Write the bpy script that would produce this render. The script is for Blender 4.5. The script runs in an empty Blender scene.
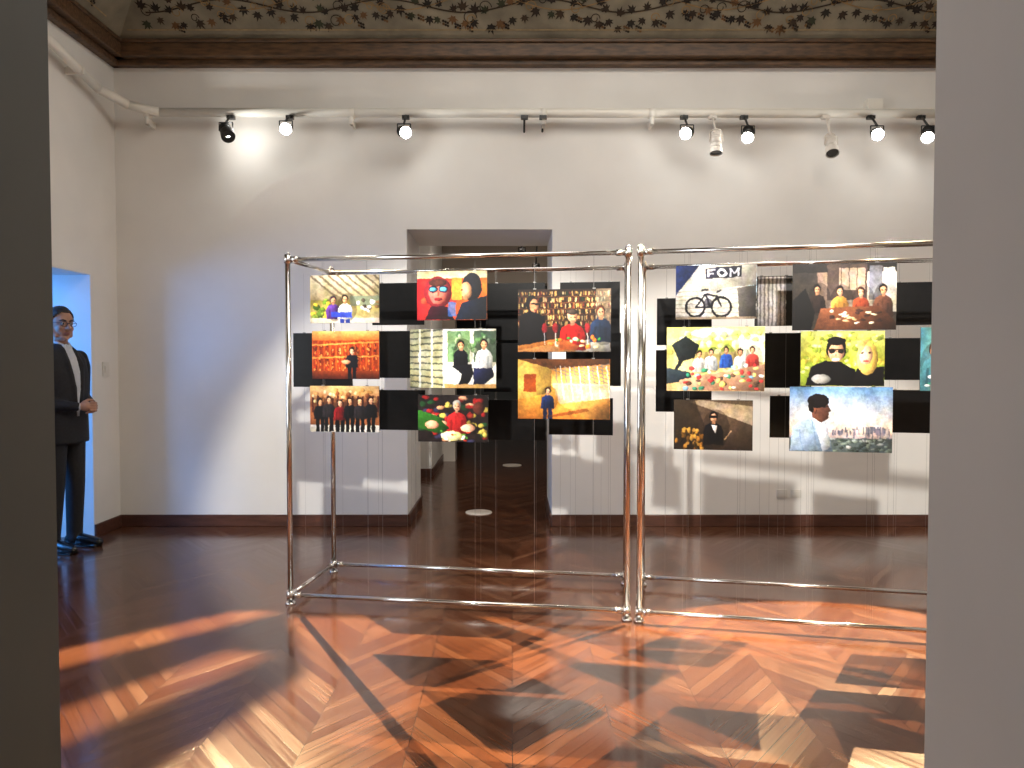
import bpy, bmesh, math, random
import numpy as np
from mathutils import Vector, Matrix
random.seed(7); rng=np.random.default_rng(5)
sc=bpy.context.scene
try:
    sc.view_settings.view_transform='Standard'
    sc.view_settings.look='None'
except Exception as e: print(e)
FOC=740.0; CH=1.40; PITCH=math.radians(1.7)
cam=bpy.data.cameras.new('camera'); camo=bpy.data.objects.new('camera',cam)
sc.collection.objects.link(camo); cam.sensor_width=36; cam.lens=FOC/1024*36; cam.clip_start=0.05
camo.location=(0,0,CH); camo.rotation_euler=(math.pi/2-PITCH,0,0); sc.camera=camo

def lin(c):
    c=np.asarray(c,dtype=float)/255.0
    return np.where(c<=0.04045,c/12.92,((c+0.055)/1.055)**2.4)
def L(r,g,b): return tuple(lin((r,g,b)))+(1.0,)

# measured sight line from the tripod position to a real plane in the room
def survey(px,py,P0,N):
    d=Vector((px-512, FOC*math.cos(PITCH)+(384-py)*math.sin(PITCH), -FOC*math.sin(PITCH)+(384-py)*math.cos(PITCH)))
    o=Vector((0,0,CH)); P0=Vector(P0); N=Vector(N)
    return o+d*((P0-o).dot(N)/d.dot(N))

# ------------------------------------------------------------ materials
def mat(name,col,rough=0.6,metal=0.0,nscale=0,namt=0.0,bump=0.0,emit=None,estr=0,coat=0,stretch=None,spec=.5):
    m=bpy.data.materials.new(name); m.use_nodes=True; nt=m.node_tree; b=nt.nodes['Principled BSDF']
    b.inputs['Base Color'].default_value=col; b.inputs['Roughness'].default_value=rough; b.inputs['Metallic'].default_value=metal
    b.inputs['Specular IOR Level'].default_value=spec
    if coat: b.inputs['Coat Weight'].default_value=coat; b.inputs['Coat Roughness'].default_value=0.08
    if emit: b.inputs['Emission Color'].default_value=emit; b.inputs['Emission Strength'].default_value=estr
    if nscale:
        tc=nt.nodes.new('ShaderNodeTexCoord'); mp=nt.nodes.new('ShaderNodeMapping')
        if stretch: mp.inputs['Scale'].default_value=stretch
        nt.links.new(tc.outputs['Object'],mp.inputs['Vector'])
        n=nt.nodes.new('ShaderNodeTexNoise'); n.inputs['Scale'].default_value=nscale; n.inputs['Detail'].default_value=5
        nt.links.new(mp.outputs['Vector'],n.inputs['Vector'])
        r=nt.nodes.new('ShaderNodeValToRGB')
        r.color_ramp.elements[0].position=0.3; r.color_ramp.elements[1].position=0.7
        r.color_ramp.elements[0].color=tuple(c*(1-namt) for c in col[:3])+(1,)
        r.color_ramp.elements[1].color=tuple(min(1,c*(1+namt)) for c in col[:3])+(1,)
        nt.links.new(n.outputs['Fac'],r.inputs['Fac']); nt.links.new(r.outputs['Color'],b.inputs['Base Color'])
        if bump:
            bp=nt.nodes.new('ShaderNodeBump'); bp.inputs['Strength'].default_value=bump; bp.inputs['Distance'].default_value=0.01
            nt.links.new(n.outputs['Fac'],bp.inputs['Height']); nt.links.new(bp.outputs['Normal'],b.inputs['Normal'])
    return m
M={}
M['plaster']=mat('plaster_white',(0.77,0.75,0.715,1),0.85,0,2.2,0.035,0.08)
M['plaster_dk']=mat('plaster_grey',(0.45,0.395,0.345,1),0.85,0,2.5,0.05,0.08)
M['shade_dk']=mat('dark_grey_shade',(0.075,0.077,0.072,1),0.7,0,2.5,0.1,0.05)  # shade put into colour: left door reveal and far room walls
M['base']=mat('baseboard_wood',(0.085,0.034,0.022,1),0.35,0,6,0.3,0.05,stretch=(1,6,6))
M['cornice']=mat('cornice_wood',(0.085,0.044,0.020,1),0.5,0,9,0.6,0.15,stretch=(1,5,5))
M['cove']=mat('cove_fresco',(0.19,0.162,0.112,1),0.9,0,3.5,0.35,0.1)
M['ceil']=mat('ceiling_fresco',(0.25,0.215,0.16,1),0.9,0,2.5,0.3,0.1)
M['chrome']=mat('chrome_tube',(0.76,0.745,0.72,1),0.12,1.0,30,0.04)
M['wire']=mat('steel_wire',(0.30,0.29,0.28,1),0.4,1.0,30,0.1)
M['black']=mat('black_board',(0.004,0.004,0.0045,1),0.3,0,20,0.3,spec=.25)
M['pipe']=mat('pipe_cream',(0.80,0.77,0.70,1),0.5,0,5,0.05)
M['spotblack']=mat('spot_black',(0.02,0.02,0.02,1),0.35,0,20,0.2)
M['spotwhite']=mat('spot_white',(0.65,0.6,0.54,1),0.4,0,20,0.05)
M['lens']=mat('lamp_lens',(1,1,1,1),0.3,emit=(1.0,0.97,0.88,1),estr=40)
M['lensoff']=mat('lamp_lens_dark',(0.05,0.05,0.05,1),0.1,0,20,0.1)
M['plastic']=mat('white_plastic',(0.7,0.68,0.63,1),0.4,0,20,0.03)
M['suit']=mat('suit_cloth',(0.009,0.009,0.012,1),0.8,0,60,0.3,0.1)
M['shirt']=mat('shirt_cloth',(0.50,0.52,0.56,1),0.8,0,40,0.05,0.05)
M['skin']=mat('skin',(0.42,0.22,0.145,1),0.5,0,25,0.1,0.03)
M['hair']=mat('hair_dark',(0.022,0.017,0.015,1),0.55,0,70,0.5,0.3)
M['shoe']=mat('shoe_leather',(0.01,0.009,0.009,1),0.25,0,20,0.2)
M['eyew']=mat('eye_white',(0.6,0.57,0.55,1),0.2,0,20,0.03)
M['eyed']=mat('eye_iris',(0.02,0.012,0.01,1),0.1,0,20,0.1)
M['lip']=mat('lips',(0.30,0.12,0.10,1),0.45,0,20,0.1)
M['disc']=mat('light_pool_pale',(0.62,0.56,0.5,1),0.4,0,20,0.1)  # pale tone of the discs that imitate pools of light

def floor_mat():
    m=bpy.data.materials.new('chevron_parquet'); m.use_nodes=True; nt=m.node_tree; N=nt.nodes; Lk=nt.links
    b=N['Principled BSDF']
    def math_(op,a,bv=None,c=None):
        n=N.new('ShaderNodeMath'); n.operation=op
        for i,v in enumerate((a,bv,c)):
            if v is None: continue
            if isinstance(v,(int,float)): n.inputs[i].default_value=v
            else: Lk.new(v,n.inputs[i])
        return n.outputs[0]
    tc=N.new('ShaderNodeTexCoord'); sp=N.new('ShaderNodeSeparateXYZ'); Lk.new(tc.outputs['Object'],sp.inputs[0])
    W=0.76; pw=0.050
    cx=math_('DIVIDE',sp.outputs[0],W)
    f=math_('FRACT',cx); zig=math_('MULTIPLY',math_('ABSOLUTE',math_('SUBTRACT',f,0.5)),W*1.2)
    half=math_('FLOOR',math_('MULTIPLY',cx,2.0))
    v=math_('DIVIDE',math_('ADD',sp.outputs[1],zig),pw*1.56)
    vid=math_('FLOOR',v); vf=math_('FRACT',v)
    cb=N.new('ShaderNodeCombineXYZ'); Lk.new(half,cb.inputs[0]); Lk.new(vid,cb.inputs[1])
    wn=N.new('ShaderNodeTexWhiteNoise'); wn.noise_dimensions='3D'; Lk.new(cb.outputs[0],wn.inputs['Vector'])
    along=math_('MULTIPLY',sp.outputs[0],4.0)
    gv=N.new('ShaderNodeCombineXYZ'); Lk.new(along,gv.inputs[0]); Lk.new(math_('MULTIPLY',v,4.0),gv.inputs[1]); Lk.new(math_('MULTIPLY',wn.outputs['Value'],30.0),gv.inputs[2])
    gn=N.new('ShaderNodeTexNoise'); gn.inputs['Scale'].default_value=1.0; gn.inputs['Detail'].default_value=4; Lk.new(gv.outputs[0],gn.inputs['Vector'])
    t=math_('ADD',math_('MULTIPLY',wn.outputs['Value'],0.62),math_('MULTIPLY',math_('SUBTRACT',gn.outputs['Fac'],0.30),0.6))
    r=N.new('ShaderNodeValToRGB'); e=r.color_ramp.elements
    e[0].position=0; e[0].color=(0.064,0.0205,0.0105,1); e[1].position=1; e[1].color=(0.135,0.054,0.024,1)
    k=r.color_ramp.elements.new(0.5); k.color=(0.094,0.0340,0.0155,1)
    Lk.new(t,r.inputs['Fac'])
    gap=math_('LESS_THAN',vf,0.05)
    hf=math_('FRACT',math_('MULTIPLY',cx,2.0)); gap2=math_('LESS_THAN',hf,0.008)
    g=math_('MAXIMUM',gap,gap2)
    mx=N.new('ShaderNodeMixRGB'); Lk.new(g,mx.inputs[0]); Lk.new(r.outputs[0],mx.inputs[1]); mx.inputs[2].default_value=(0.016,0.006,0.003,1)
    Lk.new(mx.outputs[0],b.inputs['Base Color'])
    rr=math_('ADD',math_('MULTIPLY',gn.outputs['Fac'],0.12),math_('ADD',math_('MULTIPLY',wn.outputs['Value'],0.08),0.07))
    Lk.new(rr,b.inputs['Roughness']); b.inputs['Specular IOR Level'].default_value=.75
    bp=N.new('ShaderNodeBump'); bp.inputs['Strength'].default_value=0.15; bp.inputs['Distance'].default_value=0.003
    hh=math_('SUBTRACT',math_('MULTIPLY',wn.outputs['Value'],0.5),g); Lk.new(hh,bp.inputs['Height']); Lk.new(bp.outputs[0],b.inputs['Normal'])
    return m
M['floor']=floor_mat()

# ------------------------------------------------------------ mesh helpers
def newobj(name,me,parent=None):
    o=bpy.data.objects.new(name,me); sc.collection.objects.link(o)
    if parent: o.parent=parent
    return o
def bm_obj(name,bm,mats,parent=None,smooth=False,bevel=0):
    me=bpy.data.meshes.new(name); bmesh.ops.recalc_face_normals(bm,faces=bm.faces[:]); bm.to_mesh(me); bm.free()
    for m in mats: me.materials.append(m)
    if smooth:
        for p in me.polygons: p.use_smooth=True
    o=newobj(name,me,parent)
    if bevel:
        b=o.modifiers.new('bev','BEVEL'); b.width=bevel; b.segments=2; b.limit_method='ANGLE'
    return o
def abox(bm,x0,y0,z0,x1,y1,z1,mi=0,M4=None):
    vs=[bm.verts.new((x,y,z)) for x in (x0,x1) for y in (y0,y1) for z in (z0,z1)]
    if M4:
        for v in vs: v.co=M4@v.co
    for f in ((0,1,3,2),(4,6,7,5),(0,4,5,1),(2,3,7,6),(0,2,6,4),(1,5,7,3)):
        fc=bm.faces.new([vs[i] for i in f]); fc.material_index=mi
def boxes(name,bl,m,parent=None,bevel=0):
    bm=bmesh.new()
    for b in bl: abox(bm,*b)
    return bm_obj(name,bm,[m],parent,bevel=bevel)
def tube(bm,p0,p1,r0,r1=None,seg=14,mi=0,cap=True,smooth=True):
    if r1 is None: r1=r0
    p0=Vector(p0); p1=Vector(p1); d=(p1-p0)
    q=d.to_track_quat('Z','Y'); a=[];b=[]
    for i in range(seg):
        t=2*math.pi*i/seg; o=Vector((math.cos(t),math.sin(t),0))
        a.append(bm.verts.new(p0+q@(o*r0))); b.append(bm.verts.new(p1+q@(o*r1)))
    for i in range(seg):
        j=(i+1)%seg; f=bm.faces.new((a[i],a[j],b[j],b[i])); f.material_index=mi; f.smooth=smooth
    if cap:
        f=bm.faces.new(a[::-1]); f.material_index=mi; f=bm.faces.new(b); f.material_index=mi
def ell(bm,c,r,mi=0,seg=20,rings=14,rot=None):
    m=Matrix.Translation(Vector(c))
    if rot: m=m@rot
    m=m@Matrix.Diagonal((r[0],r[1],r[2],1))
    g=bmesh.ops.create_uvsphere(bm,u_segments=seg,v_segments=rings,radius=1,matrix=m)
    for v in g['verts']:
        for f in v.link_faces: f.material_index=mi; f.smooth=True
def limb(bm,pts,rad,mi=0,seg=14):
    for i,p in enumerate(pts):
        ell(bm,p,(rad[i],)*3,mi,seg,10)
        if i: tube(bm,pts[i-1],p,rad[i-1],rad[i],seg,mi)
def torus(bm,c,R,r,axis='X',seg=20,mi=0,sy=1.0,sz=1.0):
    rings=[]
    for i in range(seg):
        t=2*math.pi*i/seg; ring=[]
        for j in range(6):
            s=2*math.pi*j/6; rr=R+r*math.cos(s); h=r*math.sin(s)
            ca,sa=rr*math.cos(t)*sy,rr*math.sin(t)*sz
            co={'X':(h,ca,sa),'Z':(ca,sa,h)}[axis]
            ring.append(bm.verts.new(Vector(c)+Vector(co)))
        rings.append(ring)
    for i in range(seg):
        for j in range(6):
            f=bm.faces.new((rings[i][j],rings[(i+1)%seg][j],rings[(i+1)%seg][(j+1)%6],rings[i][(j+1)%6])); f.material_index=mi; f.smooth=True

# ------------------------------------------------------------ room shell
XL,XR,YB,YF=-3.34,5.5,6.28,1.2
boxes('floor',[(-7.2,-2.6,-0.1,6.2,13.6,0)],M['floor'])
boxes('wall_back',[(XL,YB,0,-.89,7.18,4.6),(.34,YB,0,XR,7.18,4.6),(-.89,YB,2.52,.34,7.18,4.6)],M['plaster'])
boxes('wall_left',[(-3.94,YF,0,XL,1.7,4.6),(-3.94,1.7,0,XL,3.1,.9),(-3.94,1.7,2.9,XL,3.1,4.6),(-3.94,3.1,0,XL,4.7,4.6),
                   (-3.94,4.7,2.09,XL,5.88,4.6),(-3.94,5.88,0,XL,7.18,4.6)],M['plaster'])
boxes('wall_right',[(XR,YF,0,XR+.3,7.18,4.6)],M['plaster'])
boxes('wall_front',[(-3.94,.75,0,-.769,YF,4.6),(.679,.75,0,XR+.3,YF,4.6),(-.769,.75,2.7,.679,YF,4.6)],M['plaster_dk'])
boxes('left_reveal_shade',[(-.769,.74,0,-.749,YF+.01,2.7)],M['shade_dk'])  # thin added sheet, its dark colour stands for shade on the left reveal
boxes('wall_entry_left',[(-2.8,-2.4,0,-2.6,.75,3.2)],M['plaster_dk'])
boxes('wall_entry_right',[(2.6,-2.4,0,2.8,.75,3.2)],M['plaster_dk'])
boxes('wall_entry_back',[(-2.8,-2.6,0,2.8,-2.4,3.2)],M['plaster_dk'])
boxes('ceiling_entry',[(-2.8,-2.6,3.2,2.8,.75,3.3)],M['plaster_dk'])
boxes('wall_side_room',[(-6.6,3.4,0,-6.4,7.2,3.1),(-6.4,3.4,0,-3.94,3.6,3.1),(-6.4,7.0,0,-3.94,7.2,3.1)],M['plaster'])
boxes('ceiling_side_room',[(-6.6,3.4,3.1,-3.94,7.2,3.2)],M['plaster'])
boxes('wall_hall_left',[(-1.5,7.18,0,-1.16,9.0,3.1),(-1.5,9.0,0,-0.98,10.4,3.1)],M['plaster'])
boxes('wall_hall_right',[(1.1,7.18,0,1.3,10.4,3.1)],M['plaster'])
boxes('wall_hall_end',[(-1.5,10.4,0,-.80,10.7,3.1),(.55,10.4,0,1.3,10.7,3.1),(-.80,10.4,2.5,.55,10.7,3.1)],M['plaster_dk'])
boxes('wall_far_room',[(-2.2,10.7,0,-2.0,13.5,3.1),(1.8,10.7,0,2.0,13.5,3.1),(-2.2,13.4,0,2.0,13.6,3.1)],M['shade_dk'])  # gloom of the far room is put into its wall colour
boxes('ceiling_hall',[(-2.2,7.18,3.1,2.0,13.6,3.2)],M['plaster'])
# baseboards
bh=.10; bt=.018
boxes('baseboard_back',[(XL,YB-bt,0,-.89,YB,bh),(.34,YB-bt,0,XR,YB,bh)],M['base'],bevel=.004)
boxes('baseboard_left',[(XL,YF,0,XL+bt,4.7,bh),(XL,5.88,0,XL+bt,YB,bh)],M['base'],bevel=.004)
boxes('baseboard_right',[(XR-bt,YF,0,XR,YB,bh)],M['base'],bevel=.004)
boxes('baseboard_hall',[(-.89,YB,0,-.89+bt,7.18,bh),(.34-bt,YB,0,.34,7.18,bh),(-1.16,7.18,0,-1.16+bt,9.0,bh),(-1.16,9.0-bt,0,-.98,9.0,bh),(-.98,9.0,0,-.98+bt,10.4,bh)],M['base'],bevel=.004)
# unseen window added in left wall so fill light can enter
bm=bmesh.new()
for (a,b,c,d) in ((1.7,.9,1.77,2.9),(3.03,.9,3.1,2.9),(1.77,.9,3.03,.97),(1.77,2.83,3.03,2.9),(2.37,.97,2.43,2.83),(1.77,2.2,3.03,2.25)):
    abox(bm,-3.9,a,b,-3.84,c,d)
bm_obj('added_window_1',bm,[M['plastic']],bevel=.004)

# cornice: stepped profile
def cornice(name,segs):
    bm=bmesh.new()
    for s in segs: abox(bm,*s)
    return bm_obj(name,bm,[M['cornice']],bevel=.008)
cornice('trim_cornice_back',[(XL+.0,YB-.07,3.86,XR,YB,3.91),(XL,YB-.13,3.91,XR,YB,4.02),(XL,YB-.145,4.02,XR,YB,4.05)])
cornice('trim_cornice_left',[(XL,YF,3.86,XL+.07,YB,3.91),(XL,YF,3.91,XL+.13,YB,4.02),(XL,YF,4.02,XL+.145,YB,4.05)])
cornice('trim_cornice_right',[(XR-.13,YF,3.87,XR,YB,4.05)])
cornice('trim_cornice_front',[(XL,YF,3.87,XR,YF+.13,4.05)])
# coved ceiling
bm=bmesh.new()
a=[(XL+.10,YF+.10,4.05),(XR-.10,YF+.10,4.05),(XR-.10,YB-.10,4.05),(XL+.10,YB-.10,4.05)]
b=[(XL+1.0,YF+1.0,4.95),(XR-1.0,YF+1.0,4.95),(XR-1.0,YB-1.0,4.95),(XL+1.0,YB-1.0,4.95)]
va=[bm.verts.new(p) for p in a]; vb=[bm.verts.new(p) for p in b]
for i in range(4): bm.faces.new((va[i],va[(i+1)%4],vb[(i+1)%4],vb[i])).material_index=0
bm.faces.new(vb).material_index=1
bm_obj('ceiling',bm,[M['cove'],M['ceil']])
# frieze painted on the cove : vine with leaves
leafcols=[L(38,27,16),L(52,38,22),L(98,68,38),L(48,50,30),L(140,110,68),L(32,25,16)]
lm=[mat('frieze_paint_%d'%i,c,0.9,0,15,0.25) for i,c in enumerate(leafcols)]
lm.append(mat('frieze_line',L(145,124,90),0.9,0,15,0.2))
bm=bmesh.new()
def leaf(T,cx,cs,r,ang,mi):
    pts=[]
    prof=[(0,.35),(.35,.95),(.6,.55),(.95,1.0),(1.25,.6),(1.57,1.25),(1.9,.6),(2.2,1.0),(2.54,.55),(2.8,.95),(3.14,.35),(3.9,.45),(4.71,.15),(5.5,.45)]
    for t,q in prof:
        pts.append(bm.verts.new(T(cx+r*q*math.cos(t+ang),cs+r*q*math.sin(t+ang))))
    c=bm.verts.new(T(cx,cs))
    for i in range(len(pts)):
        bm.faces.new((c,pts[i],pts[(i+1)%len(pts)])).material_index=mi
def ribbon(T,pl,w,mi):
    pv=None
    for i,(x,s) in enumerate(pl):
        x2,s2=pl[min(i+1,len(pl)-1)]; x1,s1=pl[max(i-1,0)]
        d=Vector((x2-x1,s2-s1)).normalized(); n=Vector((-d.y,d.x))*w
        v=(bm.verts.new(T(x+n.x,s+n.y)),bm.verts.new(T(x-n.x,s-n.y)))
        if pv: bm.faces.new((pv[0],pv[1],v[1],v[0])).material_index=mi
        pv=v
q=math.sqrt(.5)
def Tback(x,s): return (x,YB-.10-s*q-.003,4.05+s*q-.003)
def Tleft(x,s): return (XL+.10+s*q+.003,x,4.05+s*q-.003)
for T,x0,x1 in ((Tback,XL+.6,XR-.6),(Tleft,YF+.8,YB-.8)):
    w=x1-x0
    ribbon(T,[(x0-.4+i*(w+.8)/60,.085) for i in range(61)],.005,6)
    n=int(w/.02)
    ribbon(T,[(x0-.2+i*(w+.4)/n,.27+.05*math.sin((x0+i*.02)*5.2)) for i in range(n+1)],.006,1)
    ribbon(T,[(x0-.2+i*(w+.4)/n,.30+.06*math.sin((x0+i*.02)*5.2+2.5)) for i in range(n+1)],.004,4)
    x=x0-.2
    while x<x1+.2:
        base=.23+.05*math.sin(x*5.2)
        for k in range(3):
            leaf(T,x+random.uniform(-.03,.03),base-.05+.10*k+random.uniform(-.03,.03),random.uniform(.044,.062),random.uniform(-.8,.8)+math.pi*(1-(k>0)),random.choice([0,0,1,2,3,5,5]))
        if random.random()<.6:
            R=random.uniform(.03,.06); cx=x+random.uniform(-.05,.05); cs=base+random.uniform(-.06,.08)
            ribbon(T,[(cx+R*(1-i*.04)*math.cos(i*.45),cs+R*(1-i*.04)*math.sin(i*.45)) for i in range(16)],.0035,random.choice([0,4,4]))
        if random.random()<.35:
            gx=x+.05; gs=base-.07
            for k in range(6):
                c=[bm.verts.new(T(gx+.018*((k%3)-1)+.011*math.cos(t),gs-k*.008+.011*math.sin(t))) for t in (0,1.05,2.1,3.14,4.2,5.25)]
                bm.faces.new(c).material_index=random.choice([0,5,2])
        x+=.098
bm_obj('ceiling_frieze_painting',bm,lm)

# ------------------------------------------------------------ pipe + track
bm=bmesh.new()
pp=[(-3.24,2.0,3.72),(-3.24,5.0,3.70),(-3.24,5.85,3.54),(-3.12,6.08,3.49),(-2.9,6.16,3.455),(5.2,6.16,3.44)]
for i in range(len(pp)-1):
    tube(bm,pp[i],pp[i+1],.036,seg=16); ell(bm,pp[i+1],(.036,)*3)
for x in (-3.0,-1.32,.26,1.15,3.9): # clips
    tube(bm,(x-.025,6.16,3.445),(x+.025,6.16,3.445),.042,seg=16); abox(bm,x-.012,6.14,3.35,x+.012,6.279,3.40); tube(bm,(x,6.15,3.35),(x,6.15,3.42),.018)
for y in (5.6,4.4): abox(bm,-3.339,y-.012,3.55,-3.2,y+.012,3.6)
bm_obj('ceiling_pipe',bm,[M['pipe']])
bm=bmesh.new()
abox(bm,-2.45,6.24,3.50,5.2,6.278,3.52)
abox(bm,2.95,6.20,3.49,3.08,6.278,3.585)
bm_obj('cable_duct',bm,[M['pipe']],bevel=.003)

def spotlight(px,py,aim,body='spotblack',on=True,L_=.15,R=.050,name='track_spotlight',depth=6.02,emitter=None,glow=0,soft=.03,blend=.6,gobo=None,goff=None):
    c=survey(px,py,(0,depth,0),(0,1,0)); e=bpy.data.objects.new(name,None); sc.collection.objects.link(e)
    e.empty_display_size=.1; e.location=c
    d=(Vector(aim)-c).normalized()
    bm=bmesh.new()
    f=d*(L_*.5); 
    tube(bm,-f*1.0,f*.2,R*.80,R*.88,20); tube(bm,f*.2,f*.6,R*.88,R,20); tube(bm,f*.6,f,R,R,20,cap=False)
    for k in range(4): tube(bm,-f*(.9-.2*k),-f*(.84-.2*k),R*.92,R*.92,20)
    if gobo: tube(bm,f*.75,f*1.05+d*gobo[1]*1.02,R*1.02,R*1.02,24,cap=False); tube(bm,f*.78,f*.84,R*1.01,R*1.01,24)
    bm_obj('head',bm,[M[body]],e)
    bm=bmesh.new(); tube(bm,f*.85,f*.87,R*.9,R*.9,20)
    bm_obj('lens',bm,[M['lens' if on else 'lensoff']],e)
    bm=bmesh.new(); top=Vector((0,6.13,3.42))-Vector((0,c.y,c.z)); top=Vector((0,top.y,max(.07,top.z)))
    side=Vector((1,0,0))
    for s in(-1,1):
        tube(bm,side*R*1.05*s,side*R*1.05*s+Vector((0,0,R*1.3)),.005,seg=8)
    tube(bm,side*R*-1.05+Vector((0,0,R*1.3)),side*R*1.05+Vector((0,0,R*1.3)),.005,seg=8)
    tube(bm,Vector((0,0,R*1.3)),top,.009,seg=8); abox(bm,-.03,top.y-.02,top.z-.03,.03,top.y+.02,top.z-.002)
    bm_obj('bracket',bm,[M[body]],e)
    if emitter:
        ld=bpy.data.lights.new('bulb','SPOT'); ld.energy=emitter[0]; ld.color=emitter[1]; ld.spot_size=math.radians(emitter[2]); ld.spot_blend=blend; ld.shadow_soft_size=soft
        lo=bpy.data.objects.new('bulb',ld); sc.collection.objects.link(lo); lo.parent=e
        lo.location=f*1.05; lo.rotation_euler=d.to_track_quat('-Z','Y').to_euler()
    if gobo:
        # added gobo plate, cut to shape the light patches on the floor
        holes,pd,hr=gobo; o0=f*1.05; lp=c+o0; dx=d.cross(Vector((0,0,1))).normalized(); dy=dx.cross(d)
        bm=bmesh.new(); ed=[]
        def loop(pts):
            vs=[bm.verts.new(o0+dx*u+dy*v+d*pd) for u,v in pts]
            for i in range(len(vs)): ed.append(bm.edges.new((vs[i],vs[(i+1)%len(vs)])))
        loop([(R*1.06*math.cos(t*math.pi/12),R*1.06*math.sin(t*math.pi/12)) for t in range(24)])
        for h in holes:
            pts=[]
            for x,y in h:
                v=Vector((x,y,0))-lp; t=pd/v.dot(d); p=v*t; u,w=p.dot(dx),p.dot(dy); rr=math.hypot(u,w)
                if rr>R*.94: u*=R*.94/rr; w*=R*.94/rr
                pts.append((u,w))
            loop(pts)
        bmesh.ops.triangle_fill(bm,use_beauty=True,use_dissolve=False,edges=ed)
        bm_obj('added_gobo_plate',bm,[M['spotblack']],e)
    if glow:
        ld=bpy.data.lights.new('bulb_glow','POINT'); ld.energy=glow; ld.color=(1,.98,.92); ld.shadow_soft_size=.02
        lo=bpy.data.objects.new('bulb_glow',ld); sc.collection.objects.link(lo); lo.parent=e; lo.location=Vector(goff) if goff else f*1.5
    return e,c
W_=(1,.9,.75); WS=(1,.70,.36)
holes=[[(-2.5,3.28),(-1.55,4.12),(-1.30,4.10),(-2.35,3.08)],  # floor outlines of the light patches the added plate lets through
       [(-1.95,2.75),(-1.38,3.55),(-1.14,3.50),(-1.75,2.5)],
       [(-1.22,4.02),(.75,4.02),(1.9,3.8),(1.9,1.9),(-.7,1.9),(-1.25,2.35),(-.92,3.3)]]
spotlight(226,131,(-.2,2.9,0),emitter=(5000,WS,150),L_=.125,R=.052,soft=.0004,blend=.02,gobo=(holes,.030,.05),glow=4.0,goff=(.10,-.03,-.02))
spotlight(286,129,(-.6,1.4,1.8),emitter=(25,W_,80),glow=1.8)
spotlight(404,132,(.9,1.4,1.5),emitter=(25,W_,80),glow=2.5)
spotlight(687,133,(-.6,1.4,1.4),emitter=(25,W_,80),glow=2.5)
spotlight(748,134,(.6,2.6,0),emitter=(1500,WS,34),glow=2.5,soft=.004,blend=.15)
spotlight(716,142,(1.5,5.3,0),body='spotwhite',on=False,L_=.2,R=.05)
spotlight(831,145,(2.2,4.0,0),body='spotwhite',on=False,L_=.2,R=.05)
spotlight(877,134,(1.2,1.4,1.4),emitter=(25,W_,80),glow=2.5)
spotlight(928,134,(1.25,2.6,0),emitter=(6200,WS,35),glow=2.5,soft=.003,blend=.08)
spotlight(522,252,(-.3,4,1.0),on=False,L_=.11,R=.035,depth=7.6)
spotlight(536,268,(-.6,5,1.0),on=False,L_=.11,R=.035,depth=7.9)

# ------------------------------------------------------------ display frames
def frame(A,B,depth=.66,Ht=2.015):
    A=Vector((*A,0)); B=Vector((*B,0)); u=(B-A).normalized(); n=Vector((-u.y,u.x,0)) # away from camera
    e=bpy.data.objects.new('display_frame',None); sc.collection.objects.link(e); e.location=A; 
    bm=bmesh.new(); R=.0155
    w=(B-A).length; C=[Vector((0,0,0)),u*w,u*w+n*depth,n*depth]
    up=Vector((0,0,1))
    for c in C:
        tube(bm,c+up*.012,c+up*Ht,R,seg=18); tube(bm,c,c+up*.014,.030,.026,18)
        for z in (.055,Ht-.03):
            tube(bm,c+up*(z-.024),c+up*(z+.024),R*1.35,seg=18)
            ell(bm,c+up*z,(.023,)*3)
        tube(bm,c+up*Ht,c+up*(Ht+.010),R*1.15,R*.8,18)
    for z in (.055,Ht-.03):
        for i in range(4):
            a,b=C[i],C[(i+1)%4]
            tube(bm,a+up*z,b+up*z,.0125,seg=16)
            d=(b-a).normalized()
            for s,o in((a,d),(b,-d)): tube(bm,s+o*.02+up*z,s+o*.065+up*z,.0175,seg=16)
    tube(bm,n*.05+up*(Ht-.03),u*w+n*.05+up*(Ht-.03),.007,seg=10)
    tube(bm,n*(depth-.05)+up*(Ht-.03),u*w+n*(depth-.05)+up*(Ht-.03),.007,seg=10)
    bm_obj('chrome_tubes',bm,[M['chrome']],e)
    return e,A,u,n,w
FR=[frame((-1.28,4.24),(.622,3.97)),frame((.685,3.95),(2.63,3.56))]

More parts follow.
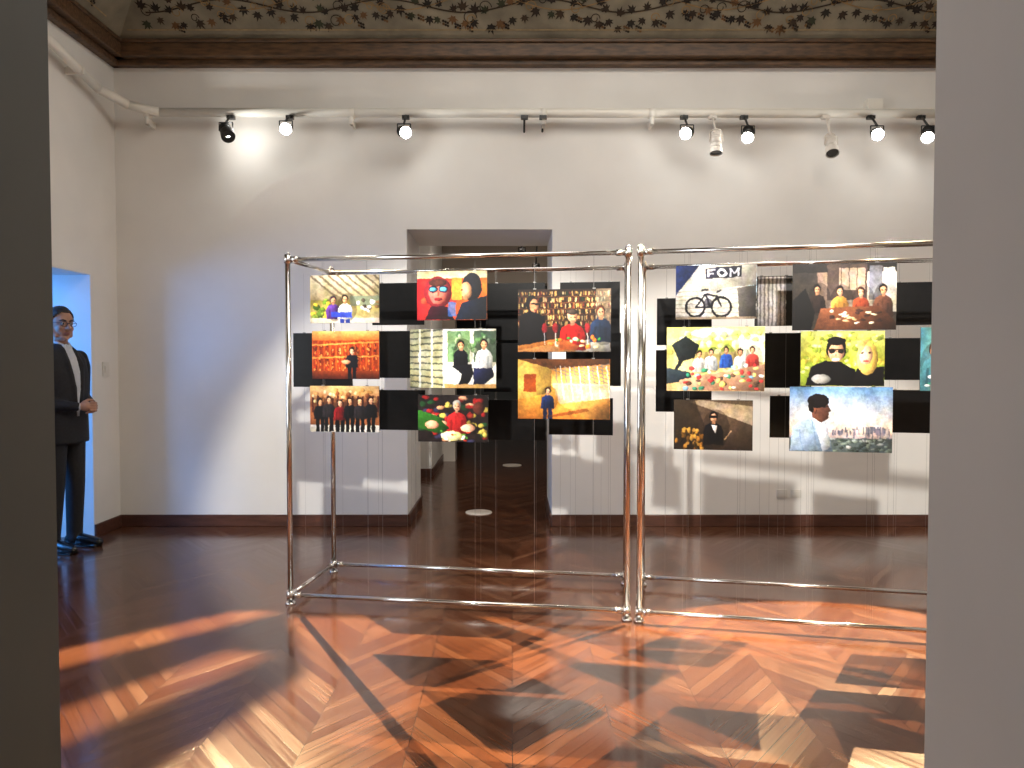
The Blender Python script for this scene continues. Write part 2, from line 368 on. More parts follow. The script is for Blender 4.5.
# ------------------------------------------------------------ photo painter
S=2.5
def smooth_noise(ny,nx,cell):
    gy,gx=int(ny/cell)+3,int(nx/cell)+3; g=rng.uniform(-1,1,(gy,gx))
    y=np.arange(ny)/cell; x=np.arange(nx)/cell; yi=y.astype(int); xi=x.astype(int)
    fy=(y-yi)[:,None]; fx=(x-xi)[None,:]; fy=fy*fy*(3-2*fy); fx=fx*fx*(3-2*fx)
    a=g[yi][:,xi]; b=g[yi][:,xi+1]; c=g[yi+1][:,xi]; d=g[yi+1][:,xi+1]
    return (a*(1-fx)+b*fx)*(1-fy)+(c*(1-fx)+d*fx)*fy
class Cv:
    def __init__(s,x0,y0,x1,y1,bg):
        s.b=(x0,y0,x1,y1); s.nx=int((x1-x0)*S)+1; s.ny=int((y1-y0)*S)+1
        s.X,s.Y=np.meshgrid(np.linspace(x0,x1,s.nx),np.linspace(y0,y1,s.ny)); s.a=np.zeros((s.ny,s.nx,3)); s.a[:]=bg
    def put(s,m,c,al=1.0,sh=None):
        c=np.array(c,float)
        if sh is not None: c=c*sh[m][:,None]
        s.a[m]=s.a[m]*(1-al)+c*al; return s
    def r(s,x0,y0,x1,y1,c,al=1): return s.put((s.X>=x0)&(s.X<=x1)&(s.Y>=y0)&(s.Y<=y1),c,al)
    def e(s,cx,cy,rx,ry,c,al=1):
        u=(s.X-cx)/rx; v=(s.Y-cy)/ry
        return s.put(u*u+v*v<=1,c,al,np.clip(1.15-.34*u*u-.24*v*v-.30*u-.14*v,.35,1.4) if rx>1.5 else None)
    def g(s,x0,y0,x1,y1,c0,c1):
        m=(s.X>=x0)&(s.X<=x1)&(s.Y>=y0)&(s.Y<=y1); t=((s.Y-y0)/(y1-y0))[m][:,None]; s.a[m]=np.array(c0)*(1-t)+np.array(c1)*t; return s
    def gx(s,x0,y0,x1,y1,c0,c1):
        m=(s.X>=x0)&(s.X<=x1)&(s.Y>=y0)&(s.Y<=y1); t=((s.X-x0)/(x1-x0))[m][:,None]; s.a[m]=np.array(c0)*(1-t)+np.array(c1)*t; return s
    def p(s,pts,c,al=1):
        m=np.zeros(s.X.shape,bool); n=len(pts)
        for i in range(n):
            xa,ya=pts[i]; xb,yb=pts[(i+1)%n]
            if ya==yb: continue
            m^=((s.Y<ya)!=(s.Y<yb))&(s.X<(xb-xa)*(s.Y-ya)/(yb-ya)+xa)
        xs=[q[0] for q in pts]; ys=[q[1] for q in pts]; w=max(xs)-min(xs)+.1; h=max(ys)-min(ys)+.1
        sh=np.clip(1.2-.5*(s.X-min(xs))/w-.25*(s.Y-min(ys))/h,.4,1.35) if w>5 and al>.75 else None
        return s.put(m,c,al,sh)
    def l(s,xa,ya,xb,yb,w,c,al=1):
        d=np.hypot(xb-xa,yb-ya); nx,ny=-(yb-ya)/d*w/2,(xb-xa)/d*w/2
        return s.p([(xa+nx,ya+ny),(xb+nx,yb+ny),(xb-nx,yb-ny),(xa-nx,ya-ny)],c,min(al,.74) if w<3 else al)
    def sp(s,n,x0,y0,x1,y1,w,h,pal,al=.9):
        for i in range(n):
            x=rng.uniform(x0,x1); y=rng.uniform(y0,y1); c=pal[int(rng.integers(len(pal)))]
            if w>2: s.e(x+w/2,y+h/2,w*rng.uniform(.4,.8),h*rng.uniform(.4,.8),c,al)
            else: s.r(x,y,x+w*rng.uniform(.6,1.3),y+h*rng.uniform(.6,1.3),c,al)
        return s
    def person(s,x,y,h,hair,top,skin=(205,150,115),legs=None,wide=1.0):
        t=np.array(top,float)
        # soft contact shade on the scene behind the sitter
        s.e(x+.6*h,y+2.5*h,2.9*h*wide,4.2*h,(25,18,15),.28)
        s.p([(x-2.2*h*wide,y+6*h),(x-2.1*h*wide,y+3*h),(x-1.7*h*wide,y+1.9*h),(x-.6*h,y+1.25*h),(x+.6*h,y+1.25*h),(x+1.7*h*wide,y+1.9*h),(x+2.1*h*wide,y+3*h),(x+2.2*h*wide,y+6*h)],top)
        s.l(x-1.1*h,y+3*h,x-1.2*h,y+6*h,.4*h+.3,t*.6,.6).l(x+1.1*h,y+3*h,x+1.0*h,y+6*h,.4*h+.3,t*.5,.6)
        s.l(x-.2*h,y+2*h,x-.1*h,y+5.5*h,.3*h,t*.75,.6)
        if legs: s.r(x-1.5*h,y+6*h,x-.2*h,y+11*h,legs); s.r(x+.2*h,y+6*h,x+1.5*h,y+11*h,legs)
        s.r(x-.38*h,y+.6*h,x+.38*h,y+1.5*h,np.array(skin)*.8)
        s.e(x,y-.15*h,.92*h,1.15*h,hair); s.e(x+.05*h,y+.2*h,.70*h,.92*h,skin)
        s.e(x-.28*h,y+.08*h,.16*h,.12*h,np.array(skin)*.3).e(x+.36*h,y+.08*h,.16*h,.12*h,np.array(skin)*.3).l(x+.05*h,y+.1*h,x+.05*h,y+.45*h,.12*h,np.array(skin)*.7,.6).r(x-.22*h,y+.62*h,x+.3*h,y+.76*h,np.array(skin)*.55,.7); return s
    def finish(s):
        ny,nx=s.ny,s.nx
        wx=smooth_noise(ny,nx,8)*1.1+smooth_noise(ny,nx,3)*.5; wy=smooth_noise(ny,nx,8)*1.1+smooth_noise(ny,nx,3)*.5
        yy,xx=np.mgrid[0:ny,0:nx]; yi=np.clip((yy+wy).round().astype(int),0,ny-1); xi=np.clip((xx+wx).round().astype(int),0,nx-1)
        a=s.a[yi,xi]
        k=1+.14*smooth_noise(ny,nx,34)+.08*smooth_noise(ny,nx,11)+.07*smooth_noise(ny,nx,5)+.06*smooth_noise(ny,nx,2.5)
        a=a*k[...,None]
        a[...,0]*=1+.03*smooth_noise(ny,nx,14); a[...,2]*=1+.07*smooth_noise(ny,nx,14)
        p=np.pad(a,((1,1),(1,1),(0,0)),mode='edge'); a=(p[1:-1,1:-1]*2+p[:-2,1:-1]+p[2:,1:-1]+p[1:-1,:-2]+p[1:-1,2:])/6
        u=np.linspace(-1,1,nx)[None,:]; v=np.linspace(-1,1,ny)[:,None]; a=a*(1.08-.17*(u*u+v*v))[...,None]
        t=np.clip(a/255,0,1); t=t*.45+.55*(t*t*(3-2*t)); g=t.mean(axis=2,keepdims=True); t=g+(t-g)*.92; return np.clip(t,0,1)*255
CV=[]
def add(f,*a): c=Cv(*a); CV.append((f,c)); return c
# left frame
c=add(0,310,275,379,323,(170,150,110)); c.g(310,275,379,300,(225,210,180),(150,135,100)).g(310,300,379,323,(140,130,60),(210,190,150))
for i in range(9): c.l(310+i*9,275,335+i*9,296,2,(110,95,75))
c.sp(30,310,298,330,318,5,4,[(90,120,40),(60,90,30),(225,190,60),(130,150,60)]).r(350,296,379,306,(120,125,100)).r(310,318,379,323,(225,210,190)).sp(14,356,298,378,312,4,3,[(235,230,220),(120,90,60),(70,60,50)])
c.person(333,300,3.2,(50,30,60),(110,70,160)).person(345,299,3.4,(30,25,25),(240,240,248),legs=(50,70,150)).r(331,312,352,317,(60,80,190))
c=add(0,417,271,487,320,(210,60,50)); c.gx(417,271,487,320,(190,40,50),(225,120,40)).r(417,271,487,278,(235,215,170)).sp(30,420,279,468,300,7,5,[(210,60,60),(170,35,50),(230,110,60),(150,40,60)],.5).e(438,292,14,16,(140,40,50)).e(438,292,9.5,12,(205,110,95)).e(438,282.5,9,4,(90,50,40)).e(433.5,289,4.6,3.4,(50,30,60)).e(443.5,289,4.6,3.4,(50,30,60)).e(433.5,289,3.4,2.3,(90,170,200)).e(443.5,289,3.4,2.3,(90,170,200)).e(438.5,299,4,1.5,(120,30,40)).l(438.5,291,438.5,296,1.5,(160,70,60))
c.p([(425,320),(430,306),(447,306),(455,320)],(70,20,40)).e(472,287,10,14,(35,35,45)).e(466,291,6,9,(205,150,110)).e(462,290,1.2,.8,(40,25,20)).e(461,297,2,1,(130,70,60)).p([(455,320),(462,303),(487,296),(487,320)],(35,45,65)).r(452,278,462,300,(235,180,60),.7).r(448,302,456,316,(60,120,190),.7)
c=add(0,518,289,611,352,(60,38,25))
for yy in range(291,322,6):
    c.sp(110,518,yy,610,yy+1,1.2,4,[(150,110,60),(200,170,110),(120,40,30),(40,60,35),(230,200,150),(30,20,15),(240,190,110)]); c.r(518,yy+5,611,yy+6,(120,75,40))
c.r(596,289,611,325,(220,205,180),.5).p([(518,352),(518,345),(611,338),(611,352)],(235,225,210))
c.p([(518,350),(520,315),(530,310),(545,316),(548,345)],(25,22,28)).e(532,303,6,8,(30,25,25)).e(534.5,305,4.6,6.5,(210,150,110)).r(531,303,539,304.5,(30,25,25)).e(536,309.5,2,.8,(130,60,50)).person(573,317,5.5,(200,150,120),(200,35,30),wide=1.1).e(573,312,5,3,(70,60,55)).person(601,312,5,(90,50,30),(40,60,90))
c.p([(518,346),(560,338),(580,346),(575,352),(518,352)],(235,150,70),.8)
for x in (545,556,588): c.l(x,330,x,345,1,(240,240,240)).e(x,328,3,5,(150,30,40),.8)
c.sp(16,550,336,605,346,4,3,[(220,190,150),(240,235,225),(60,140,60),(230,120,40)])
c=add(0,312,331,379,379,(190,90,30)); c.g(312,331,379,340,(250,200,120),(200,110,50))
for i,x in enumerate(range(313,379,6)): 
    c.r(x,341,x+4.5,371,(150,60,20)); c.sp(24,x,342,x+3,370,1,2.4,[(220,120,50),(110,35,15),(235,160,90),(90,40,30),(200,60,30)])
c.l(312,345,379,342,1.5,(240,170,90)).l(312,358,379,356,1.5,(240,170,90)).g(312,371,379,379,(150,70,30),(90,35,15)).person(352,351,2.8,(30,25,25),(30,30,40),legs=(20,20,30)).e(346,362,5,2,(200,140,110))
c=add(0,410,329,496,388,(130,135,120)); c.g(410,329,445,388,(150,150,125),(170,165,130))
for i in range(11): c.l(410,333+i*6,444,329+i*7,1.6,(60,65,60))
for x in (420,432,444): c.l(x,329,x,388,1.8,(225,225,215))
c.r(445,329,496,388,(235,232,215)).r(448,331,470,362,(120,150,110)).r(474,331,496,362,(90,110,90)).sp(26,448,331,492,358,4,5,[(90,130,80),(170,190,150),(60,90,60)],.7)
c.person(461,345,3.8,(40,30,28),(28,30,38),wide=.9).person(484,344,4,(35,25,25),(245,245,245)).p([(452,366),(472,364),(474,374),(466,388),(458,388),(462,374)],(30,30,40)).p([(474,368),(492,368),(494,376),(480,388),(474,388)],(40,45,75)).r(445,384,496,388,(200,160,100))
c=add(0,518,359,610,419,(225,160,60)); c.g(518,359,610,385,(190,110,40),(240,195,110)).g(518,390,610,419,(250,180,80),(190,120,50))
c.p([(518,359),(552,367),(552,392),(518,400)],(240,195,100)).r(524,374,536,392,(160,80,30)).p([(518,359),(610,359),(610,364),(552,369)],(120,75,40))
for i in range(8): c.l(552+i*7,369-i*.5,610,392-i*4,1.3,(120,115,110))
for i in range(12): c.l(556+i*4.6,366,560+i*4.6,400,1.1,(235,235,230) if i%2 else (120,120,120))
c.p([(552,383),(610,384),(610,398),(560,404)],(190,185,180),.6).p([(560,404),(610,398),(610,419),(590,419)],(225,160,80))
c.person(548,391,3.0,(30,25,25),(40,60,110),legs=(35,45,80)).p([(541,417),(556,417),(590,411),(588,408)],(110,55,20),.6)
c=add(0,310,386,379,432,(150,95,60)); c.g(310,386,379,402,(240,200,140),(170,110,70))
for x in range(312,379,5): c.r(x,396,x+2,412,(90,40,30))
c.sp(30,310,388,378,400,3,3,[(255,235,180),(120,70,40),(200,140,80)],.7)
c.r(310,425,379,432,(225,220,215))
for x,h,q_ in ((320,402,0),(329,400,2),(340,403,1),(350,401,0),(360,401,2),(371,400,0)): c.person(x,h,2.9,(35,25,22),[(25,25,30),(130,30,35),(50,45,50)][q_],legs=(18,18,22))
c=add(0,418,395,488,442,(45,35,35)); c.sp(90,418,395,486,440,6,4,[(170,40,40),(40,90,50),(230,170,130),(60,60,90),(30,25,25),(210,190,90)],.8)
c.person(457,406,4.6,(150,145,140),(190,45,45)).p([(418,410),(436,416),(450,428),(440,434),(418,428)],(60,120,45)).e(432,425,7,4,(225,160,130)).e(468,428,7,4,(230,170,140)).e(452,436,11,5,(245,235,160)).e(479,408,6,6,(90,50,40)).sp(14,440,430,476,440,3,2,[(255,250,230),(200,60,40),(90,150,60)])
# right frame
c=add(1,676,265,757,319,(190,185,175)); c.p([(676,265),(700,265),(676,295)],(40,60,110)).r(748,265,757,296,(190,215,235))
c.p([(700,265),(757,265),(757,285),(690,292)],(215,208,195)).p([(706,268),(742,266),(742,277),(706,279)],(60,60,75))
w_=(240,240,240)
c.l(709,277,709,269,2,w_).l(708,270,716,269.6,2,w_).l(708,273.5,714,273,1.6,w_)
for t in range(20): c.e(722.5+4*math.cos(t*.314),273+3.2*math.sin(t*.314),1.1,1.1,w_)
c.l(731,277,731,268.5,2,w_).l(739,276.5,739,268,2,w_).l(731,269,735,274,1.6,w_).l(735,274,739,268.5,1.6,w_)
for i in range(7): c.l(676,292+i*4,757,288+i*5,.9,(140,132,122))
c.p([(738,288),(757,285),(757,319),(740,319)],(95,90,85))
for x in (696,722):
    for k in range(40):
        t=k/40*6.283; c.e(x+9.5*math.cos(t),307+9.5*math.sin(t),1.2,1.2,(20,20,28))
k1=(25,25,35)
for q_ in ((696,307,706,294),(706,294,718,296),(718,296,722,307),(696,307,711,307),(711,307,718,296),(706,294,711,307)): c.l(*q_,2.0,k1,.74).l(*q_,1.4,k1,.74)
c.l(702,290,709,289,2,k1).l(717,292,722,290,1.6,k1).r(676,317,757,319,(150,135,115)).e(709,302,4,4,k1,.6)
c=add(1,793,263,897,330,(70,62,55)); c.r(793,263,897,272,(45,38,35)).gx(818,272,897,312,(130,110,95),(240,230,212)).r(828,264,868,300,(85,70,62)).r(870,266,883,300,(120,120,125)).r(884,268,895,300,(245,240,230)).r(840,268,866,290,(170,148,130))
for x in (842,850,858): c.l(x,266,x,292,1,(70,60,50))
c.person(818,289,4,(20,15,15),(60,45,40)).person(841,291,4,(35,22,20),(210,155,70)).person(862,292,4,(60,35,25),(160,75,45)).person(884,290,4.5,(15,12,12),(120,80,60)).p([(793,300),(806,288),(816,312),(812,330),(793,330)],(22,18,20)).p([(822,308),(880,306),(897,322),(897,330),(815,330)],(130,82,54)).sp(24,828,308,880,322,5,2,[(240,225,200),(60,40,35),(200,160,120)])
c=add(1,667,327,765,391,(220,205,110)); c.g(667,327,765,345,(255,238,140),(240,235,160)).g(667,345,765,391,(220,205,130),(235,200,140)).e(715,333,24,5,(255,252,215)).r(740,335,765,362,(252,252,220)).r(690,340,735,352,(190,205,90)).sp(40,667,330,765,350,6,5,[(250,245,170),(200,200,90),(160,180,80),(255,250,220)],.5)
c.p([(672,345),(686,336),(700,345),(695,358),(680,362)],(50,60,60)).l(684,356,672,378,4,(45,50,55)).p([(667,368),(690,372),(694,380),(667,384)],(60,75,85))
for x,y,t in ((700,354,(235,235,225)),(712,352,(240,243,248)),(727,350,(60,110,200)),(741,352,(245,245,240)),(753,350,(210,80,70))): c.person(x,y,3.0,(50,35,28),t)
c.p([(680,380),(765,364),(765,391),(680,391)],(225,175,140)).sp(50,684,364,762,388,4,3,[(120,170,200),(245,245,245),(200,60,60),(60,140,110),(250,220,120),(90,70,60)])
c=add(1,801,331,885,386,(150,165,60)); c.g(801,331,885,362,(215,220,130),(150,150,50)).sp(110,801,331,880,372,5,4,[(190,200,70),(110,130,40),(245,235,170),(235,200,90)],.6)
c.p([(806,386),(812,366),(826,361),(842,362),(856,370),(858,386)],(20,20,26)).e(837,349,10,12,(22,18,18)).e(837,352,8.0,10,(228,172,138)).e(837,341,9,4.5,(22,18,18)).e(832.8,351,3.2,2.3,(40,35,35)).e(841.4,351,3.2,2.3,(40,35,35)).l(829,349.5,846,349.5,1,(25,20,20)).e(837,359.5,4,1.6,(250,245,240)).l(837,351,836.5,356,1,(180,115,90))
c.p([(852,386),(858,368),(885,366),(885,386)],(25,22,25)).e(868,358,10.5,17,(225,188,98)).e(866.5,355,6.8,9.5,(240,190,155)).p([(858,341),(870,339),(862,352),(859,360)],(240,210,125)).e(866.5,361,3,1.2,(200,90,80)).e(863.5,353,1.4,.9,(50,40,40)).e(870,353,1.4,.9,(50,40,40)).e(822,379,10,5,(215,215,205),.7)
c=add(1,674,400,753,450,(75,62,48)); c.g(674,400,753,450,(110,92,72),(55,42,34)).p([(700,400),(753,406),(753,425),(690,402)],(210,190,160),.6).p([(674,400),(695,400),(715,450),(674,450)],(45,36,28),.6).sp(50,675,428,702,449,3,4,[(190,135,55),(120,85,35),(60,45,25),(210,160,75)],.8)
c.person(714,417,4.6,(18,14,14),(20,20,26),wide=1.0).r(709.5,416,718.5,418.2,(15,15,18)).p([(712,425),(718,425),(716,434)],(245,235,225)).l(725,440,732,430,1,(200,160,120))
c=add(1,790,387,893,452,(140,170,200)); c.g(790,387,893,432,(120,165,215),(245,212,190)).g(790,432,893,440,(225,190,175),(150,140,145)).sp(90,832,426,890,432,1.8,6,[(110,110,125),(140,130,140),(90,95,110),(190,175,170)],.8).r(790,438,893,452,(85,95,95)).sp(50,830,438,890,450,5,2,[(110,120,110),(55,65,60),(140,145,145)])
c.p([(790,452),(793,428),(804,418),(816,414),(826,424),(832,442),(834,452)],(180,205,230)).p([(814,418),(822,414),(828,424),(832,448),(824,452)],(235,242,250)).l(812,420,820,450,1,(110,135,165)).l(800,430,804,452,1.2,(130,155,185))
c.p([(812,402),(826,400),(829,406),(832.5,411),(829.5,413),(829,419),(822,423),(813,418)],(128,86,70)).e(819,401,11,7,(30,25,28)).p([(808,400),(815,400),(814,413),(810,411)],(30,25,28)).l(821,407,830,407,1,(30,30,35)).e(816,411,1.8,3,(110,70,55))
c=add(1,921,327,1005,391,(220,200,120)); c.gx(921,327,1005,391,(90,150,165),(230,200,110)).person(935,350,6,(60,40,30),(80,130,140)).person(965,348,6,(30,25,25),(235,235,235)).sp(20,925,370,1000,388,6,3,[(240,240,240),(200,60,60),(60,140,110)])

def photomat():
    m=bpy.data.materials.new('photo_print'); m.use_nodes=True; nt=m.node_tree; b=nt.nodes['Principled BSDF']
    a=nt.nodes.new('ShaderNodeAttribute'); a.attribute_name='paint'; nt.links.new(a.outputs['Color'],b.inputs['Base Color'])
    b.inputs['Roughness'].default_value=.45; b.inputs['Specular IOR Level'].default_value=.3
    return m
PM=photomat()
wires=[bmesh.new(),bmesh.new()]
def wire(fi,p,off):
    e,A,u,n,w=FR[fi]
    s=(p-A).dot(u); base=A+u*s+n*off-A
    tube(wires[fi],base+Vector((0,0,.055)),base+Vector((0,0,1.98)),.0005,seg=5,cap=False)
def hang(fi,box,off,canvas=None,name='photo_print'):
    e,A,u,n,w=FR[fi]
    P0=A+n*off
    x0,y0,x1,y1=box
    tl=survey(x0,y0,P0,n); tr=survey(x1,(y0+y0)/2,P0,n)
    zt=(survey(x0,y0,P0,n).z+survey(x1,y0,P0,n).z)/2; zb=(survey(x0,y1,P0,n).z+survey(x1,y1,P0,n).z)/2
    s0=(tl-A).dot(u); s1=(tr-A).dot(u); W=s1-s0; Hh=zt-zb
    org=A+u*s0+n*off; org.z=zb
    bm=bmesh.new()
    T=Matrix((( u.x,n.x,0,0),(u.y,n.y,0,0),(0,0,1,0),(0,0,0,1)))
    abox(bm,0,.001,0,W,.009,Hh,0)
    for sx in (.18*W,.82*W): abox(bm,sx-.008,.009,Hh-.03,sx+.008,.014,Hh+.006,1)
    me=bpy.data.meshes.new(name); 
    if canvas is not None:
        nx,ny=canvas.nx,canvas.ny
        grid=[[bm.verts.new((W*i/(nx-1),0,Hh*(1-j/(ny-1)))) for i in range(nx)] for j in range(ny)]
        for j in range(ny-1):
            for i in range(nx-1):
                f=bm.faces.new((grid[j][i],grid[j+1][i],grid[j+1][i+1],grid[j][i+1])); f.material_index=2
    bm.to_mesh(me); nv=len(me.vertices)
    for m in (M['black'],M['wire'],PM): me.materials.append(m)
    if canvas is not None:
        col=np.zeros((nv,4),dtype=np.float32); col[:,3]=1
        a=canvas.finish()*(1+rng.normal(0,.03,canvas.a.shape[:2]+(1,)))
        a=lin(np.clip(a,0,255)).reshape(-1,3); col[nv-a.shape[0]:,:3]=a
        at=me.color_attributes.new('paint','FLOAT_COLOR','POINT'); at.data.foreach_set('color',col.ravel())
    bm.free()
    o=newobj(name,me); o.matrix_world=Matrix.Translation(org)@T
    for sx in (.18,.82): wire(fi,org+u*W*sx,off+.008)
for fi,c in CV: hang(fi,c.b,.045,c)
cur=Cv(755,276,794,326,(150,145,140))
for x in range(756,794,4): cur.r(x,276,x+1.6,326,(95,90,88))
cur.r(786,276,794,326,(25,25,28)).r(755,276,758,326,(30,30,30))
hang(1,cur.b,.25,cur)
blk=[(0,372,283,424,325),(0,293,333,352,387),(0,368,331,420,378),(0,372,390,425,430),(0,486,283,545,340),(0,484,343,548,392),(0,484,400,546,440),
     (0,560,282,620,342),(0,566,333,621,386),(0,549,398,613,435),
     (1,657,298,712,345),(1,656,350,712,412),(1,762,333,812,388),(1,770,396,822,438),(1,889,282,950,325),(1,880,338,940,380),(1,885,390,945,433)]
for k,(fi,*b) in enumerate(blk): hang(fi,b,.60,None,'black_display_panel')
for i in (0,1): bm_obj('hanging_wires',wires[i],[M['wire']],FR[i][0])

# ------------------------------------------------------------ small fixtures
bm=bmesh.new()
for x in (2.30,2.42):
    abox(bm,x-.045,YB-.012,.245,x+.045,YB,.315); abox(bm,x-.03,YB-.016,.258,x+.03,YB-.012,.302)
bm_obj('wall_socket',bm,[M['plastic']],bevel=.003)
bm=bmesh.new(); abox(bm,XL,6.03,1.28,XL+.012,6.12,1.40); abox(bm,XL+.012,6.05,1.31,XL+.018,6.10,1.37)
bm_obj('light_switch',bm,[M['plastic']],bevel=.003)
for x,y,r in ((-.31,6.85,.125),(0.0,10.0,.13)):  # pale discs modelled in place of round light pools on the floor
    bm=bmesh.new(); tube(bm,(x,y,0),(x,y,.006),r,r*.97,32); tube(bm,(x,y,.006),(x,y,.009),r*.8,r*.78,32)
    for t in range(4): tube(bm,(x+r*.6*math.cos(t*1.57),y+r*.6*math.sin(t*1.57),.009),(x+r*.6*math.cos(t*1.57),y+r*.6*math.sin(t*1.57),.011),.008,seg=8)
    bm_obj('light_pool_disc',bm,[M['disc']])

# ------------------------------------------------------------ man
man=bpy.data.objects.new('man_in_suit',None); sc.collection.objects.link(man)
def remesh(o,v,it=4,f=.5):
    r=o.modifiers.new('r','REMESH'); r.mode='VOXEL'; r.voxel_size=v; r.use_smooth_shade=True
    s=o.modifiers.new('s','SMOOTH'); s.iterations=it; s.factor=f
def loft(bm,rings,seg=28,p=2.3):
    rs=[]
    for (cx,cy,cz,rx,ry) in rings:
        ring=[]
        for i in range(seg):
            t=2*math.pi*i/seg; c,s=math.cos(t),math.sin(t)
            ring.append(bm.verts.new((cx+rx*math.copysign(abs(c)**(2/p),c),cy+ry*math.copysign(abs(s)**(2/p),s),cz)))
        rs.append(ring)
    for a,b in zip(rs,rs[1:]):
        for i in range(seg):
            j=(i+1)%seg; bm.faces.new((a[i],a[j],b[j],b[i]))
    bm.faces.new(rs[0][::-1]); bm.faces.new(rs[-1])
TOR=[(0,0,.80,.135,.195),(0,0,.95,.135,.190),(0.005,0,1.08,.130,.178),(0.01,0,1.2,.132,.188),(0.005,0,1.32,.125,.198),(-.005,0,1.42,.105,.195),(-.01,0,1.47,.085,.16),(-.012,0,1.51,.065,.10),(-.012,0,1.535,.055,.065)]
bm=bmesh.new(); loft(bm,TOR)
for s in (-1,1):
    limb(bm,[(-.01,s*.175,1.43),(-.02,s*.215,1.36),(-.045,s*.245,1.13)],[.062,.060,.050])
    limb(bm,[(-.045,s*.245,1.13),(.07,s*.17,1.09),(.195,s*.075,1.075)],[.050,.045,.034])
    limb(bm,[(.055,s*.050,1.50),(.116,s*.062,1.38),(.138,s*.036,1.22),(.144,s*.024,1.1)],[.012,.017,.014,.009])
    limb(bm,[(-.07,s*.03,1.525),(-.02,s*.07,1.52),(.055,s*.050,1.50)],[.014,.014,.012])
o=bm_obj('jacket',bm,[M['suit']],man,True); remesh(o,.010,5)
bm=bmesh.new(); loft(bm,[(0,0,.98,.10,.16),(0,0,.88,.115,.175),(0,0,.80,.10,.165)])
for s in (-1,1): limb(bm,[(0,s*.085,.84),(.012,s*.095,.50),(-.012,s*.105,.10),(-.008,s*.105,.07)],[.092,.068,.056,.060])
o=bm_obj('trousers',bm,[M['suit']],man,True); remesh(o,.011,5)
for s in (-1,1):
    bm=bmesh.new(); limb(bm,[(-.05,s*.105,.05),(.04,s*.112,.055),(.12,s*.118,.040),(.185,s*.122,.034)],[.042,.045,.042,.032])
    abox(bm,-.085,s*.105-.036,.0,-.02,s*.105+.036,.03); abox(bm,-.02,s*.115-.042,.0,.19,s*.115+.042,.016)
    o=bm_obj('shoe',bm,[M['shoe']],man,True); remesh(o,.007,3)
bm=bmesh.new(); prev=None
for z in np.linspace(1.0,1.53,17):
    rx=np.interp(z,[r[2] for r in TOR],[r[3]+r[0] for r in TOR]); hw=np.interp(z,[1.0,1.15,1.4,1.5],[.010,.020,.044,.042])
    row=[bm.verts.new((rx*(1-.25*(t*hw/.19)**2)+.006-abs(t)*.004,t*hw,z)) for t in np.linspace(-1,1,7)]
    if prev:
        for i in range(6): bm.faces.new((prev[i],prev[i+1],row[i+1],row[i]))
    prev=row
o=bm_obj('shirt',bm,[M['shirt']],man,True); so=o.modifiers.new('s','SOLIDIFY'); so.thickness=.012
bm=bmesh.new()
for s in (-1,1):
    limb(bm,[(-.065,s*.012,1.555),(-.03,s*.054,1.55),(.020,s*.050,1.54),(.052,s*.020,1.52)],[.009,.009,.009,.008])
    limb(bm,[(.185,s*.082,1.076),(.200,s*.070,1.074)],[.033,.030])
limb(bm,[(.035,0,1.50),(.042,0,1.52)],[.03,.016])
o=bm_obj('collar_and_cuffs',bm,[M['shirt']],man,True); remesh(o,.005,3)
# head group
hd=bpy.data.objects.new('head',None); sc.collection.objects.link(hd); hd.parent=man
hd.location=(-.008,0,1.55); hd.rotation_euler=(0,math.radians(4),math.radians(-18))
def hz(p): return (p[0],p[1],p[2]-1.55)
bm=bmesh.new()
E=lambda c,r,**k: ell(bm,hz(c),r,**k)
E((-.005,0,1.705),(.095,.076,.098)); E((.03,0,1.65),(.062,.060,.082)); E((.045,0,1.59),(.038,.040,.030)); E((.068,0,1.578),(.020,.020,.017))
E((.072,0,1.712),(.020,.050,.012)); E((.055,.038,1.65),(.028,.022,.026)); E((.055,-.038,1.65),(.028,.022,.026))
limb(bm,[hz((.090,0,1.70)),hz((.104,0,1.675)),hz((.112,0,1.657))],[.008,.010,.0125]); E((.100,.011,1.653),(.012,.008,.008)); E((.100,-.011,1.653),(.012,.008,.008))
for s in(-1,1):
    E((-.008,s*.078,1.675),(.018,.009,.032)); E((-.004,s*.074,1.650),(.010,.008,.012)); limb(bm,[hz((-.01,s*.072,1.66)),hz((.035,s*.050,1.60))],[.018,.018])
limb(bm,[hz((-.02,0,1.46)),hz((-.005,0,1.61))],[.056,.052])
o=bm_obj('face',bm,[M['skin']],hd,True); remesh(o,.0045,3)
bm=bmesh.new(); E((.087,0,1.619),(.010,.024,.005)); E((.086,0,1.611),(.010,.020,.006))
bm_obj('lips',bm,[M['lip']],hd,True)
bm=bmesh.new()
for s in(-1,1):
    E((.080,s*.031,1.688),(.012,.014,.010)); E((.0895,s*.031,1.688),(.004,.006,.006),mi=1)
bm_obj('eyes',bm,[M['eyew'],M['eyed']],hd,True)
bm=bmesh.new()
for s in(-1,1): limb(bm,[hz((.092,s*.014,1.709)),hz((.090,s*.034,1.715)),hz((.074,s*.054,1.709))],[.004,.0045,.003],seg=8)
bm_obj('eyebrows',bm,[M['hair']],hd,True)
bm=bmesh.new(); E((-.012,0,1.715),(.102,.085,.099),seg=48,rings=36)
dl=[]
for v in bm.verts:
    x,z=v.co.x,v.co.z+1.55
    if z<1.635+max(0,x+.03)*1.33: dl.append(v)
bmesh.ops.delete(bm,geom=dl,context='VERTS')
for v in bm.verts: v.co+=v.co.normalized()*random.uniform(-.002,.004)
o=bm_obj('hair',bm,[M['hair']],hd,True); so=o.modifiers.new('s','SOLIDIFY'); so.thickness=.012
bm=bmesh.new()
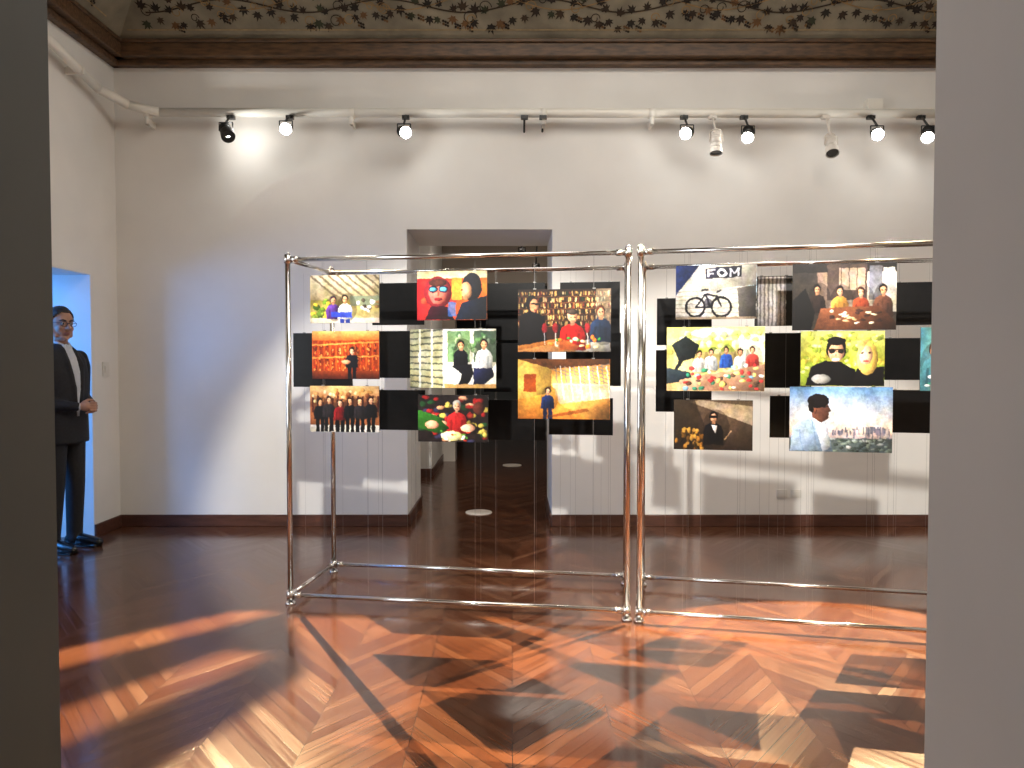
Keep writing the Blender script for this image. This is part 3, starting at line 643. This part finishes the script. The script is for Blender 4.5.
for s in(-1,1):
    torus(bm,hz((.104,s*.033,1.686)),.023,.0022,sy=1.0,sz=.82); limb(bm,[hz((.104,s*.055,1.692)),hz((.04,s*.082,1.692)),hz((-.02,s*.084,1.685))],[.002,.002,.002],seg=6)
limb(bm,[hz((.106,-.011,1.69)),hz((.110,0,1.693)),hz((.106,.011,1.69))],[.002]*3,seg=6)
bm_obj('glasses',bm,[M['spotblack']],hd,True)
# hands
for s in (-1,1):
    bm=bmesh.new()
    limb(bm,[(.190,s*.078,1.075),(.210,s*.062,1.074)],[.024,.025])
    dzz=.012 if s<0 else -.014; fx=.012 if s<0 else -.006
    ell(bm,(.232+fx*.3,s*.042,1.072+dzz*.4),(.040,.026,.038),rot=Matrix.Rotation(s*-.6,4,'Z'))
    for k in range(4):
        z=1.098+dzz*.4-.0185*k; ln=[.9,1.05,1.0,.8][k]
        limb(bm,[(.256+fx,s*.026,z),(.270+fx,s*.002,z-.002),(.264+fx-.004,-s*.026*ln,z-.006),(.244+fx,-s*.044*ln,z-.010)],[.0095,.009,.0082,.0072],seg=10)
    limb(bm,[(.222,s*.04,1.098+dzz*.5),(.240,s*.018,1.116+dzz*.5),(.256,-s*.006,1.112+dzz*.7)],[.013,.0105,.0085],seg=10)
    o=bm_obj('hand',bm,[M['skin']],man,True); remesh(o,.0035,2)
man.location=(-3.345,5.50,0); man.rotation_euler=(0,0,math.radians(-12))

# ------------------------------------------------------------ lights
def area(name,loc,aim,sx,sy,e,col):
    l=bpy.data.lights.new(name,'AREA'); l.shape='RECTANGLE'; l.size=sx; l.size_y=sy; l.energy=e; l.color=col
    o=bpy.data.objects.new(name,l); sc.collection.objects.link(o); o.location=loc
    o.rotation_euler=(Vector(aim)-Vector(loc)).to_track_quat('-Z','Y').to_euler(); return o
area('added_window_fill',(-4.0,2.4,1.9),(0,2.6,1.6),1.3,1.9,80,(.80,.89,1))  # fill lamp outside the added window
area('ceiling_fill',(1.0,3.4,4.85),(1.0,3.4,0),4.0,2.4,130,(1,.94,.85))  # broad fill added under the ceiling, no fixture modelled
area('side_room_daylight',(-5.6,4.3,2.0),(-3.6,6.0,1.3),1.2,1.8,150,(.07,.34,1))
area('hall_lamp',(.2,8.6,3.0),(.2,8.6,0),.6,.6,14,(1,.9,.78))
def spot(name,loc,aim,e,ang,col,r=.04,bl=.3):
    l=bpy.data.lights.new(name,'SPOT'); l.energy=e; l.spot_size=math.radians(ang); l.spot_blend=bl; l.color=col; l.shadow_soft_size=r
    o=bpy.data.objects.new(name,l); sc.collection.objects.link(o); o.location=loc
    o.rotation_euler=(Vector(aim)-Vector(loc)).to_track_quat('-Z','Y').to_euler()
spot('print_fill_spot',(-.5,1.45,3.3),(-.4,4.15,1.5),820,48,(1,.96,.88))  # unseen front spots, added to brighten the prints
spot('print_fill_spot',(1.5,1.45,3.3),(1.6,3.9,1.5),820,48,(1,.96,.88))
w=bpy.data.worlds.new('world'); sc.world=w; w.use_nodes=True
w.node_tree.nodes['Background'].inputs[0].default_value=(.55,.7,1,1); w.node_tree.nodes['Background'].inputs[1].default_value=.5
